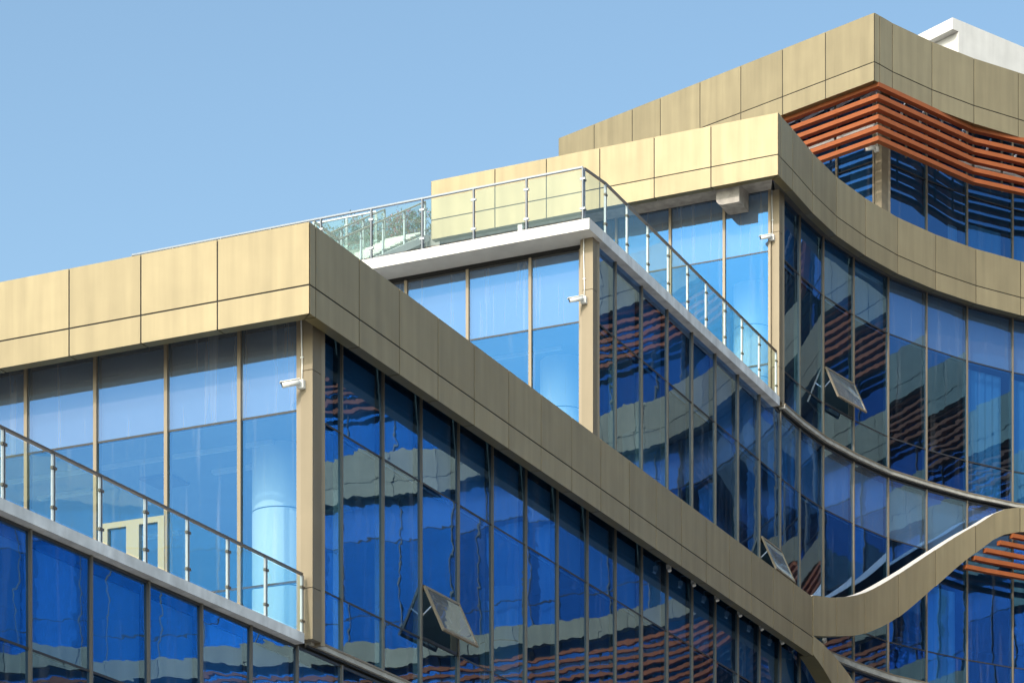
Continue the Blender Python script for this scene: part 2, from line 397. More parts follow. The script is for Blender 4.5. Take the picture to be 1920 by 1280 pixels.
plate(G3 + .14, 9.7, s3, FL[5] - .26, FL[5], [SOFF, TILE, SOFF])
# terrace 1 plate reaches out to the slab edge
m = MB(); e1 = UV(-19.5, .62)
m.poly([UV(-19.5, 24), UV(-19.5, .66)] + offset(F, -.12)[1:] + [Vector((64, 36)), Vector((64, 100)), UV(30, 24)], FL[2] - .36, FL[2], 0, 1, 2)
m.build('floor_slab', [SOFF, TILE, SOFF], BLD)
# terrace 2 plate inside
plate(G2 + .0, 12, s2, FL[4] - .30, FL[4], [SOFF, TILE, SOFF])
# top roof and ceiling
r4 = [P4a + d4L * 10.5, P4a] + offset(F, -.12)[s4:] + [Vector((64, 36)), Vector((64, 100)), P4a + d4L * 10.5 - n4 * 15]
m = MB(); m.poly(r4, 32.05, 32.35, 0); m.build('roof_slab', [SOFF], BLD)
m = MB(); m.poly([p - n4 * .3 for p in r4[:2]] + offset(F, -.5)[s4:] + r4[-3:], 31.0, 31.05, 0); m.build('ceiling', [CEIL], BLD)
# spandrel boards behind the top row of panes
def board(path, z0, z1):
    m = MB(); m.wall(offset(path, -.16), offset(path, -.19), z0, z1); return m.build('spandrel_board', SPAN, BLD)
board(F, FL[1] + ZA_ + .02, FL[2] - .36); board(pth1, FL[2] + ZA_ + .02, FL[3] - .36); board(pth2, FL[3] + ZA_ + .02, FL[4] - .3)
board(pth3, FL[4] + ZA_ + .02, FL[5] - .26)
board(L1, FL[2] + ZA_ + .02, FL[3] - .36); board(L2, FL[3] + ZA_ + .02, FL[4] - .3); board(L3, FL[4] + ZA_ + .02, FL[5] - .26)
# inner back walls
m = MB()
for z0, z1, i0, u0 in ((FL[1], FL[1] + 3.86, 0, None), (FL[2], FL[2] + 3.86, s1, None), (FL[3], FL[3] + 3.86, s2, None), (FL[4], FL[4] + 3.86, s3, None), (FL[5], 31.0, s4 , None)):
    pa = offset(F, -9.0)[i0 + 6:]; pb = offset(F, -9.2)[i0 + 6:]
    m.wall(pa, pb, z0, z1)
m.build('inner_wall', INW, BLD)
m = MB()
for u, va, vb, z in ((G1 + 8, 9.6, 24, FL[2]), (G2 + 8, 9.6, 16, FL[3]), (G3 + 8, 4.5, 9.6, FL[4])):
    m.wall([UV(u, vb), UV(u, va)], [UV(u + .2, vb), UV(u + .2, va)], z, z + 3.86)
m.wall([UV(G3 + .2, 9.55), UV(G3 + 16, 9.55)], [UV(G3 + .2, 9.7), UV(G3 + 16, 9.7)], FL[4], FL[5])
m.build('inner_wall', INW, BLD)
def column(u, v, z0, z1, r=.5):
    m = MB(); c = UV(u, v); m.tube([(c.x, c.y, z0), (c.x, c.y, z0 + 1.35)], r, n=48, cap=False)
    m.tube([(c.x, c.y, z0 + 1.37), (c.x, c.y, z0 + 2.70)], r, n=48, cap=False); m.tube([(c.x, c.y, z0 + 2.72), (c.x, c.y, z1)], r, n=48, cap=False)
    m.tube([(c.x, c.y, z0), (c.x, c.y, z1)], r - .012, n=32, m=1, cap=False)
    m.build('round_column', [COLM, JOINT], BLD)
for x, u, z in ((526, 2.62, FL[2]), (1055, T2U + 2.92, FL[3]), (1411, T3U + 3.25, FL[4])):
    c_ = ray_u(x, u); column(u, (c_ - O2).dot(dL), z, z + 3.86)
for u, v, z in ((3.28, 10.4, FL[2]), (13, 2.6, FL[2]), (21, 2.6, FL[3])):
    column(u, v, z, z + 3.86)
c4 = PX(1617, 72.6); c4u = (c4 - O2).dot(dR); c4v = (c4 - O2).dot(dL); column(c4u, c4v, FL[5], 31.0, .34)
# blinds in the right-hand bays
def blind(i, z0, z1, a=.12, b=.88):
    p, q = F[i], F[i+1]; e = (q - p); nn = Vector((e.y, -e.x)).normalized()
    A = p + e * a - nn * .28; B = p + e * b - nn * .28; m = MB(); N = 14
    pts = [A + (B - A) * (k / N) + nn * (.012 * math.sin(k * 2.1)) for k in range(N + 1)]
    m.wall(pts, [t - nn * .01 for t in pts], z0, z1); m.build('window_blind', BLIND, BLD)
ib = fi(1812)
for k in range(0, 4):
    blind(ib + k, FL[4] + .1, FL[4] + 3.7, .14 if k else .14, .9)
    blind(ib + k, FL[5] + .1, FL[5] + 2.2, .12, .9)
blind(ib - 1, FL[5] + .1, FL[5] + 2.0, .72, .95)
for k in (5, 6, 9, 10, 14, 15, 16, 20):
    blind(ib + k, FL[4] + .1, FL[4] + 3.7); blind(ib + k + 1, FL[3] + .1, FL[3] + 3.6); blind(ib + k - 1, FL[2] + .1, FL[2] + 3.6)
blind(fi(1736), FL[3] + .1, FL[3] + 2.9, .1, .9)

# ceiling details in the first tier room
m = MB()
for vv in (3.2, 7.0, 10.6):
    for uu in (3.2, 6.2): m.obox(UV(uu, vv), dL, .6, .08, FL[2] + 3.80, FL[2] + 3.858)
m.build('ceiling_light', WPLA, BLD)
m = MB(); m.wall([UV(G1 + 1.25, 22), UV(G1 + 1.25, 1.9)], [UV(G1 + 1.31, 22), UV(G1 + 1.31, 1.9)], FL[2] + 3.78, FL[2] + 3.858)
m.wall([UV(G2 + 1.25, 16), UV(G2 + 1.25, 1.9)], [UV(G2 + 1.31, 16), UV(G2 + 1.31, 1.9)], FL[3] + 3.78, FL[3] + 3.858); m.build('curtain_track', WPLA, BLD)
m = MB(); m.obox(UV(3.3, 4.9), dL, .33, .33, FL[2] + 3.82, FL[2] + 3.858); m.build('air_vent', GREYT, BLD)

# ------------------------------------------------------------------ parapet bands
GAP = .0135
def band(path, z0, z1, zj, label=None, t=.22, joints=None, lipm=1, cop=True):
    """path points are the vertical joints; zj: horizontal joint height or None."""
    m = MB(); back = offset(path, -.010); inn = offset(path, -t)
    rows = [(z0 + .0, zj - GAP), (zj + GAP, z1)] if zj else [(z0, z1)]
    for i in range(len(path) - 1):
        a, b = path[i], path[i+1]; e = (b - a); L = e.length; e = e / L; c, d = back[i], back[i+1]
        pid = random.uniform(0, 100)
        for r0, r1 in rows:
            m.quadprism([a + e*GAP, b - e*GAP, d - e*GAP, c + e*GAP], r0, r1, 0, pid + r0)
        g_, h_ = inn[i], inn[i+1]
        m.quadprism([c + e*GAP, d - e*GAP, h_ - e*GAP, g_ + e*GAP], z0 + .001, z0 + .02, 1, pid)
        m.quadprism([c + e*GAP*.2, d - e*GAP*.2, h_ - e*GAP*.2, g_ + e*GAP*.2], z1 - .02, z1 - .001, 0, pid)
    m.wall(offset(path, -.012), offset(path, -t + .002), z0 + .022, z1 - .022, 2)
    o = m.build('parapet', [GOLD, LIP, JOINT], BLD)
    if label: o['label'] = label
    return o
# band 1
Lx = [129.5, 264, 407.5]
b1 = [ray_u(x, 0) for x in Lx]; ext = []; p = b1[0]
for k in range(9): p = p + dL * 1.47; ext.append(p)
xr1 = [592.2, 673.7, 749.3, 821.4, 889.2, 954, 1014.6, 1072.2, 1126.6, 1180.3, 1230.2, 1278.1, 1324.2, 1367.6, 1409, 1450.2, 1487.9, 1525]
b1 = ext[::-1] + b1 + [UV(0, 0)] + [ray_v(x, 0) for x in xr1]
ZB1 = (15.35, 16.84)
band(b1, ZB1[0], ZB1[1], ZA(533.2, 41.6), 'lowest gold parapet, sunlit on its left face')
# dark ceiling between lip and glass
def ceil_strip(p_out, p_in, z, mt, th=.05):
    m = MB(); m.wall(p_out, p_in, z, z + th); m.build('soffit', mt, BLD)
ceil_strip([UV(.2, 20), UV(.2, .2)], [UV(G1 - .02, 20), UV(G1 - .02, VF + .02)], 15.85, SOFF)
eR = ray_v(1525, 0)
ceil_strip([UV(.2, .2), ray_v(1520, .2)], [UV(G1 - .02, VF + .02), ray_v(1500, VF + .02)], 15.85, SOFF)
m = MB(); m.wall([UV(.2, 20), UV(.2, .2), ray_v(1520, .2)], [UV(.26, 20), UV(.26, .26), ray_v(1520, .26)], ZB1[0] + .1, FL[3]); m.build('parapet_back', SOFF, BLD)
# band 3
s3_ = 28.38
t3 = [(1464.5, 218.3), (1486.4, 242.5), (1523.6, 287), (1568.8, 332.3), (1623, 372), (1683.5, 407.8), (1754.7, 439.8), (1830, 466.7), (1913.7, 489.7)]
c3 = PX(1459.3, 63.4); d3L = dL
def on_left3(x):     # intersection of pixel column with the line c3 + s*dL
    k = (x - 960) / FPX; s = (k * c3.y - c3.x) / (d3L.x - k * d3L.y); return c3 + d3L * s
b3 = [on_left3(x) for x in (808, 928, 1024.4, 1124.6, 1226.6, 1333)] + [c3] + [PX(x, s3_ * FPX / (HOR - y)) for x, y in t3]
off6 = offset(F, .62)
b3w = [p for p in off6[iR + 2:]]
b3all = b3 + b3w
ZB3 = (26.84, 28.38)
band(b3all, ZB3[0], ZB3[1], ZA(289.3, 63.4), 'middle gold parapet curving away to the right')
i3c = 6
in3 = offset(b3all, -.22)
ceil_strip([in3[0], in3[i3c]], [UV(G3 - .02, 9.6), UV(G3 - .02, VF + .1)], ZB3[0] + .10, CONC)
m = MB()
gl3 = [UV(G3 - .02, VF)] + offset(F, -.0)[s3:]
# ceiling strip following the curve: match by sampling
def strip_between(pa, pb, z, th, mt, name='soffit'):
    m = MB(); N = 90
    def samp(p, t):
        Ls = [0]
        for a, b in zip(p, p[1:]): Ls.append(Ls[-1] + (b - a).length)
        d = t * Ls[-1]
        for i in range(len(p) - 1):
            if Ls[i+1] >= d - 1e-9:
                return p[i] + (p[i+1] - p[i]) * ((d - Ls[i]) / (Ls[i+1] - Ls[i] + 1e-9))
        return p[-1].copy()
    A = [samp(pa, k / N) for k in range(N + 1)]; B = [samp(pb, k / N) for k in range(N + 1)]
    m.wall(A, B, z, z + th); m.build(name, mt, BLD)
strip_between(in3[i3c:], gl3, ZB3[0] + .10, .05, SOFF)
# band 4
Y4 = 68.3; z4t = ZA(24, Y4); z4b = ZA(150.5, Y4); z4j = ZA(115.8, Y4)
c4c = PX(1639.4, Y4)
def on_left4(x, c=c4c):
    k = (x - 960) / FPX; s = (k * c.y - c.x) / (d4L.x - k * d4L.y); return c + d4L * s
t4 = [(1649.4, 29.5), (1673.5, 43.7), (1747.5, 78.8), (1826.1, 109.7), (1909.4, 136.1)]
b4r = [PX(x, z4t * FPX / (HOR - y)) for x, y in t4]
b4w = offset(F, 1.0)[iR + 2:]
b4 = [on_left4(x) for x in (1047, 1114, 1185.4, 1238, 1312.4, 1389, 1467.2, 1547.7)] + [c4c] + b4r + b4w
band(b4, z4b, z4t, z4j, 'topmost gold parapet above the louvres')
in4 = offset(b4, -.22)

# ------------------------------------------------------------------ gold ribbon rising to the right, strip falling
def ribbon(pts, name, label, t=.34, step=3):
    """pts: (x, Y, ytop, ybot, is_joint)"""
    P = [PX(x, Y) for x, Y, *_ in pts]; zt = [ZA(a[2], a[1]) for a in pts]; zb = [ZA(a[3], a[1]) for a in pts]
    return P, zt, zb
def smooth_path(P, zt, zb, per=5):
    V = [Vector((p.x, p.y, a, b)) for p, a, b in zip(P, zt, zb)]
    E = [V[0]*2 - V[1]] + V + [V[-1]*2 - V[-2]]; out = []; jt = []
    for i in range(1, len(E) - 2):
        for k in range(per):
            t = k / per; a, b, c, d = E[i-1], E[i], E[i+1], E[i+2]
            out.append(.5 * ((2*b) + (c-a)*t + (2*a-5*b+4*c-d)*t*t + (3*b-a-3*c+d)*t**3)); jt.append(k == 0)
    out.append(V[-1]); jt.append(True)
    return out, jt
def build_ribbon(V, jt, label, t=.34):
    m = MB(); P = [Vector((v[0], v[1])) for v in V]
    bk = offset(P, -.012); inn = offset(P, -t); ins = offset(P, -.014)
    pid = 1.
    for i in range(len(V) - 1):
        a, b = P[i].copy(), P[i+1].copy(); c, d = bk[i].copy(), bk[i+1].copy(); e = (b - a).normalized()
        za, zb = V[i][3], V[i+1][3]; ta, tb = V[i][2], V[i+1][2]
        if jt[i] and i: a += e*.014; c += e*.014; pid = random.uniform(0, 100)
        if jt[i+1]: b -= e*.014; d -= e*.014
        m.hexa([(a.x, a.y, za), (b.x, b.y, zb), (d.x, d.y, zb), (c.x, c.y, za)], [(a.x, a.y, ta), (b.x, b.y, tb), (d.x, d.y, tb), (c.x, c.y, ta)], 0, pid)
        A, B, C, D = ins[i], ins[i+1], inn[i+1], inn[i]
        m.hexa([(A.x, A.y, za+.015), (B.x, B.y, zb+.015), (C.x, C.y, zb+.015), (D.x, D.y, za+.015)], [(A.x, A.y, ta-.02), (B.x, B.y, tb-.02), (C.x, C.y, tb-.02), (D.x, D.y, ta-.02)], 2)
        m.hexa([(A.x, A.y, za), (B.x, B.y, zb), (C.x, C.y, zb), (D.x, D.y, za)], [(A.x, A.y, za+.013), (B.x, B.y, zb+.013), (C.x, C.y, zb+.013), (D.x, D.y, za+.013)], 1)
        m.hexa([(A.x, A.y, ta-.018), (B.x, B.y, tb-.018), (C.x, C.y, tb-.018), (D.x, D.y, ta-.018)], [(A.x, A.y, ta+.004), (B.x, B.y, tb+.004), (C.x, C.y, tb+.004), (D.x, D.y, ta+.004)], 3)
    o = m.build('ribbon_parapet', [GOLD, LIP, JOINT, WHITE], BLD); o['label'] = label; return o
rib = [(1524.8, 65.35, 1115.0, 1191.0), (1568.4, 66.5, 1119.6, 1191.7), (1621.8, 67.9, 1110.4, 1186.6), (1684.8, 69.3, 1075.9, 1156),
       (1754.5, 70.5, 1030, 1098), (1829.4, 71.6, 984.5, 1036), (1912.7, 72.5, 950.3, 996.5)]
P, zt, zb = ribbon(rib, '', '')
offr = offset(F, .75)[iR + 2:]
zt2 = [min(21.75, zt[-1] + .28 * (1 - math.exp(-k * .6)) ) for k in range(1, len(offr) + 1)]; zb2 = [z - .68 for z in zt2]
V, jt = smooth_path(P + offr, zt + zt2, zb + zb2, 4)
build_ribbon(V, jt, 'smooth gold ribbon rising to the right', .34)
st = [(1524.8, 65.35, 1191.4, 1225.8), (1543.6, 65.75, 1207, 1252), (1570, 66.5, 1235.4, 1299), (1602.5, 67.3, 1280, 1372), (1640, 68.2, 1345, 1470), (1680, 69.0, 1440, 1590), (1720, 69.7, 1590, 1760)]
P, zt, zb = ribbon(st, '', '')
V, jt = smooth_path(P, zt, zb, 5)
build_ribbon(V, jt, 'gold strip sweeping down to the right', .42)

# ------------------------------------------------------------------ ledges at the floors of the main facade
def ledge(path, z, mt, h=.16, d0=.22, name='floor_ledge'):
    m = MB(); m.wall(offset(path, d0), offset(path, -.02), z - h, z - .02, 0)
    m.wall(offset(path, d0 + .015), offset(path, d0 - .06), z - .02, z + .015, 1)
    m.wall(offset(path, d0 * .45), offset(path, -.02), z - h - .035, z - h - .002, 2)
    return m.build(name, [mt, FRAME, DARKF], BLD)
ledge(pth1, FL[2], LEDGE, .10, .10)
ledge(F[fi(1500):], FL[3], LEDGE, .16, .2)
ledge(F[fi(1462):], FL[4], LEDGE, .11, .14)
ledge(F[fi(1462):], FL[5] - .0, GREYT, .2, .2)

# terrace slab edges
SV1, SV2 = .42, .40
m = MB(); m.quadprism([UV(G2 - .03, 12.3), UV(G2 - .03, VF - .03), UV(24.9, VF - .03), UV(24.9, VF + .1), UV(G2 + .1, VF + .1), UV(G2 + .1, 12.3)][:2] + [UV(G2 + .1, VF + .1), UV(G2 + .1, 12.3)], 21.29, 21.368)
m.build('head_seal', JOINT, BLD)
m = MB(); m.quadprism([UV(-20, SV1), UV(G1 - .25, SV1), UV(G1 - .25, .70), UV(-20, .70)], FL[2] - .17, FL[2] + .0, 0)
m.build('terrace_edge', [WCONC, SOFF], BLD)
sc = UV(T2U, SV2)
lenL2 = 11.9
m = MB()
m.quadprism([UV(T2U, SV2), UV(T2U, SV2 + lenL2), UV(G2 - .002, SV2 + lenL2), UV(G2 - .002, SV2)], 21.37, FL[4], 0)
m.build('balcony_slab', [WHITE], BLD)['label'] = 'white balcony slab'
m = MB()
eu = (ray_v(1462, SV2) - O2).dot(dR)
m.quadprism([UV(G2 + .002, SV2), UV(G2 + .002, VF + .1), UV(eu, VF + .1), UV(eu, SV2)], 21.37, FL[4], 0)
m.build('terrace_edge', [WCONC, DARKF], BLD)

# ------------------------------------------------------------------ corner pillars
def pillar(c, ex, ey, wx, wy, z0, z1, label=None):      # c: outer corner, ex along left face (to the left), ey along right face
    m = MB(); zj = z0 + (z1 - z0) * .80
    for a, b in ((z0, z0 + .85), (z0 + .862, zj - .006), (zj + .006, z1)):
        m.quadprism([c, c + ex*wx*.86, c + ex*wx*.86 + ey*wy, c + ey*wy], a, b, 0)
    m.quadprism([c + ex*wx*.88 + ey*.03, c + ex*wx + ey*.03, c + ex*wx + ey*wy, c + ex*wx*.88 + ey*wy], z0, z1, 1)
    m.quadprism([c + ex*.02 + ey*(wy + .012), c + ex*wx + ey*(wy+.012), c + ex*wx + ey*(wy + .09), c - ex*.02 + ey*(wy + .09)], z0 - .05, z1, 1)
    m.quadprism([c + ex*.03 + ey*.03, c + ex*(wx-.03) + ey*.03, c + ex*(wx-.03) + ey*(wy+.05), c + ex*.03 + ey*(wy+.05)], z0 + .001, z1 - .001, 2)
    o = m.build('corner_pillar', [PILL, FRAME, JOINT], BLD)
    if label: o['label'] = label
def c_at(x, v): return ray_v(x, v)
pc1 = c_at(586, .36); pillar(pc1, dL, dR, .26, .30, FL[2] - .06, 15.84)
pc2 = c_at(1111.7, .50); pillar(pc2, dL, dR, .30, .22, FL[3], 21.37)
pc3 = c_at(1461, .50); pillar(pc3, dL, dR, .24, .26, FL[4], ZB3[0] + .10)
pillar(C4, d4L, (F[s4+1] - F[s4]).normalized(), .24, .26, FL[5], 32.0)

# concrete beam stub under the middle parapet
a = ray_u(1386, 24.26); ua = 24.26; va = (a - O2).dot(dL); wv = .62
m = MB(); zb_ = ZA(378, a.y); N = 6
prof = [(va, ZB3[0] + .099), (va, zb_), (va + wv - .18, zb_)] + [(va + wv - .18 + .18 * math.sin(t * math.pi / 12), zb_ + .16 - .16 * math.cos(t * math.pi / 12)) for t in range(1, 7)] + [(va + wv, ZB3[0] + .099)]
f0 = [(*UV(ua, v), z) for v, z in prof]; f1 = [(*UV(G3 - .02, v), z) for v, z in prof]
m.face(f0); m.face(f1[::-1])
for i in range(len(prof)):
    j = (i + 1) % len(prof); m.face((f0[i], f1[i], f1[j], f0[j]))
m.build('beam_stub', CONC, BLD)['label'] = 'raw concrete beam end'

# ------------------------------------------------------------------ louvres
def slat(path, zt, h=.115, d=.16, parent=None, name='louvre_slat'):
    m = MB(); m.wall(path, offset(path, -d), zt - h, zt); return m.build(name, SLAT, parent)
scr = MB(); 
YK = 68.42
sc4 = PX(1647, YK)
sl_l = PX(1440, 0)
k_ = (1430 - 960) / FPX; s_ = (k_ * sc4.y - sc4.x) / (d4L.x - k_ * d4L.y)
sl_path = [sc4 + d4L * 9, sc4, PX(1826.5, 71.12), PX(1925, 71.9)] + offset(F, .72)[iR + 2:]
spath = offset(sl_path, -.2)
# bracket posts carry the slats
m = MB()
br = [sc4 + d4L * k for k in (1.6, 3.4, 5.2)] + [PX(x, y) for x, y in ((1700, 69.55), (1760, 70.4), (1826, 71.35), (1880, 71.8))]
for p in br:
    nn = Vector((-.1, -.99)) if p in br[3:] else n4
    c = p - nn * .26; m.obox(c, Vector((1, 0)), .03, .03, 30.0, z4b + .25, 0)
LS = m.build('louvre_frame', [SOFF], BLD); LS['label'] = 'upper orange louvre screen'
for y in (153.3, 175.2, 195.2, 214, 233.6, 254.2):
    slat(sl_path, ZA(y, YK), d=.17, parent=LS)
# horizontal steel and bracing behind the louvres
m = MB()
for z in (31.9,):
    m.wall(offset(sl_path, -.9)[:8], offset(sl_path, -1.0)[:8], z, z + .12)
for k in range(9):
    p = sc4 + d4L * (.8 + 1.0 * k) - n4 * .35; q = p - n4 * 1.0
    m.bar((p.x, p.y, 31.35), (q.x, q.y, 32.0), .06, .06)
for x in (1690, 1725, 1760, 1800, 1850, 1900):
    Yk = 69.0 + (x - 1647) * .0145; p = PX(x, Yk + .3); q = PX(x + 8, Yk + 1.3); m.bar((p.x, p.y, 31.25), (q.x, q.y, 32.0), .06, .06)
m.build('bracing', [WCONC], BLD)
m = MB(); wc = offset(sl_path, -.75)[:6]; m.wall(wc, offset(sl_path, -.80)[:6], 30.72, 30.80); m.build('louvre_rail', [WHITE], BLD)
# lower louvres hanging below the ribbon
m = MB(); offs = offset(F, .62)[iR + 1:]
for p in offs[::3]: m.obox(p, Vector((1, 0)), .025, .025, 18.2, 20.5)
LS2 = m.build('louvre_frame', [SOFF], BLD); LS2['label'] = 'lower orange louvre screen under the ribbon end'
lp = offset(F, .75); base = [PX(1800, 71.25), PX(1850, 71.8), PX(1920, 72.5)] + lp[iR + 2:]
for k, (xst, y) in enumerate(((1900, 1003), (1876, 1020.5), (1850, 1039.6), (1829, 1057.7), (1813, 1076.8))):
    z = ZA(y, 72.5); tY = 71.25 + (xst - 1800) * (1.25 / 120)
    pth = [PX(xst, tY)] + [p for p in base if p.x > PX(xst, tY).x + .15]
    slat(pth, z, parent=LS2)
for k in (1, 2, 3):
    slat(lp[iR + 3:], ZA(1076.8, 72.5) - .278 * k, parent=LS2)

# ------------------------------------------------------------------ rooftop block
m = MB(); A = PX(1797, 80); ex = Vector((-.62, .785)); ey = Vector((.80, .60))
ztp = ZA(37.5, 80)
m.quadprism([A, A + ex*6, A + ex*6 + ey*16, A + ey*16], 32.35, ztp - .36, 0)
B = A - ey*.12 - ex*.0
Bc = A - ey*.26
m.quadprism([Bc, Bc + ex*6.3, Bc + ex*6.3 + ey*16.4, Bc + ey*16.4], ztp - .36, ztp, 0)
m.quadprism([Bc + ex*.3+ey*.3, Bc + ex*6, Bc + ex*6 + ey*16, Bc + ey*16+ex*.3], ztp+.001, ztp + .06, 0)
m.build('rooftop_block', WHITE, BLD)['label'] = 'white rendered rooftop block'

# ------------------------------------------------------------------ awning windows standing open
def vent(i, path, z0, z1, ang, label):
    a, b = path[i], path[i+1]; e = (b - a).normalized(); nn = Vector((e.y, -e.x)); W = (b - a).length
    a = a + e * .045; b = b - e * .045; H = z1 - z0 - .04; s, c = math.sin(ang), math.cos(ang)
    def pt(p, h, off=0.):      # h measured down from hinge
        q = p + nn * (.03 + s * h + c * off); return Vector((q.x, q.y, z1 - .03 - c * h + s * off))
    m = MB(); F_ = .055
    def bar(p0, h0, p1, h1):
        m.hexa([pt(p0, h0), pt(p1, h0), pt(p1, h1), pt(p0, h1)], [pt(p0, h0, .045), pt(p1, h0, .045), pt(p1, h1, .045), pt(p0, h1, .045)])
    bar(a, 0, b, F_); bar(a, H - F_, b, H); bar(a, F_, a + e*F_, H - F_); bar(b - e*F_, F_, b, H - F_)
    W_ = m.build('open_window', [FRAME], BLD); W_['label'] = label
    q = MB(); q.face([pt(a + e*F_, F_, .03), pt(b - e*F_, F_, .03), pt(b - e*F_, H - F_, .03), pt(a + e*F_, H - F_, .03)], 0, 17.); q.build('window_glass', WGLASS, W_)
    for p in (a, b):
        h = MB(); top = p + nn * .0
        h.bar(pt(p, H * .45), (p.x, p.y, z1 - H * .62), .022, .022); h.build('window_stay', STEEL, W_)
    fr = MB()
    for zz in (z0 + .02, z1 - .02): fr.quadprism([a + nn*.02, b + nn*.02, b - nn*.1, a - nn*.1], zz - .025, zz + .025)
    for p in (a, b - e*.03): fr.quadprism([p + nn*.02, p + e*.03 + nn*.02, p + e*.03 - nn*.1, p - nn*.1], z0, z1)
    fr.build('window_frame', DARKF, W_)
vent(iv1, pth1, FL[2] + ZB_, FL[2] + ZB_ + .98, math.radians(25), 'open awning window in the wall under the lowest gold parapet')
vent(iv2, pth2, FL[3] + ZB_, FL[3] + ZB_ + .98, math.radians(24), 'open awning window just above the lowest gold parapet')
vent(iv3, pth3, FL[4] + ZB_, FL[4] + ZB_ + .98, math.radians(24), 'open awning window under the middle parapet')

# ------------------------------------------------------------------ terrace door
a = ray_u(193, G1); b = ray_u(311, G1); nL = -dR
m = MB(); zt = FL[2] + 2.36; z0 = FL[2] + .03; e = (b - a).normalized(); mid = (a + b) / 2
def dbar(p, q, za, zb): m.quadprism([p + nL*.055, q + nL*.055, q - nL*.03, p - nL*.03], za, zb)
dbar(a, b, zt - .10, zt); dbar(a, b, z0, z0 + .12)
for p, wd in ((a, .13), (mid - e*.13, .26), (b - e*.13, .13)): dbar(p, p + e*wd, z0 + .12, zt - .1)
D = m.build('terrace_door', DOORM, BLD)
h = MB(); c = mid + nL * .09 + e*.08; h.bar((c.x, c.y, FL[2] + .95), (c.x, c.y, FL[2] + 1.25), .03, .03); h.build('door_handle', STEEL, D)

# ------------------------------------------------------------------ glass railings
def railing(name, label, pts, z0, z1, hm, postm, inset=0., hw=.055, gap_ends=True, zt=None, post_ext=0., group=None, clamps=(.22, .78), thin=False):
    """pts: list of plan points with posts; z0/z1 numbers or lists (sloping)"""
    Z0 = z0 if isinstance(z0, list) else [z0] * len(pts); Z1 = z1 if isinstance(z1, list) else [z1] * len(pts)
    R = empty(name, (pts[0].x, pts[0].y, Z0[0]), label, 'railing', group)
    m = MB()
    for i in range(len(pts) - 1):
        a = (pts[i].x, pts[i].y, Z1[i]); b = (pts[i+1].x, pts[i+1].y, Z1[i+1]); m.bar(a, b, hw, .035)
    m.build('handrail', hm, R)
    n = len(pts)
    for i, p in enumerate(pts):
        e = (pts[min(i+1, n-1)] - pts[max(i-1, 0)]).normalized(); nn = Vector((e.y, -e.x))
        m = MB()
        if thin: m.obox(p, e, .016, .03, Z0[i] - post_ext, Z1[i] - .02)
        else:
            for s in (-.019, .019): m.obox(p + e*s, e, .007, .022, Z0[i] - post_ext, Z1[i] - .02)
            m.obox(p, e, .03, .004, Z0[i] - post_ext, Z1[i] - .02)
        po = m.build('post', postm, R)
        h = Z1[i] - Z0[i]
        for t in clamps:
            c = MB(); c.obox(p + nn*.01, e, .055, .022, Z0[i] + h*t - .02, Z0[i] + h*t + .02)
            c.build('clamp', RAILD if hm is RAILD else STEEL, po)
    for i in range(n - 1):
        a, b = pts[i], pts[i+1]; e = (b - a).normalized(); a2 = a + e*.045; b2 = b - e*.045
        m = MB(); z = lambda arr, t: arr[i] + (arr[i+1] - arr[i]) * t
        m.face([(a2.x, a2.y, Z0[i] + .06), (b2.x, b2.y, Z0[i+1] + .06), (b2.x, b2.y, Z1[i+1] - .05), (a2.x, a2.y, Z1[i] - .05)], 0, random.uniform(0, 50))
        m.build('glass_panel', CLEAR, R)
    return R
r1 = [ray_v(x, .50) for x in (-178, -83, 6, 99.6, 188, 272.7, 351.6, 427, 498, 566)]
railing('glass_railing', 'long bronze topped glass railing along the lowest terrace at left', r1, FL[2], FL[2] + 1.0, RAILD, STEEL)
V2 = SV2 + .06
r2l = [ray_u(x, T2U + .07) for x in (248, 325, 415, 508, 602, 696.5, 792, 888.3, 987.3, 1093)]
railing('glass_railing', 'steel glass railing on the front edge of the white balcony slab', r2l, FL[4], FL[4] + 1.11, RAILH, RAILG, thin=True)
r2r = [r2l[-1] + dR*.05] + [ray_v(x, V2) for x in (1135, 1175.6, 1214.5, 1252.8, 1288.9, 1323.8, 1359, 1391, 1423.3, 1455)]
railing('glass_railing', 'glass railing running down the right side of the upper terrace to the pillar', r2r, FL[4], FL[4] + 1.11, RAILD, STEEL)

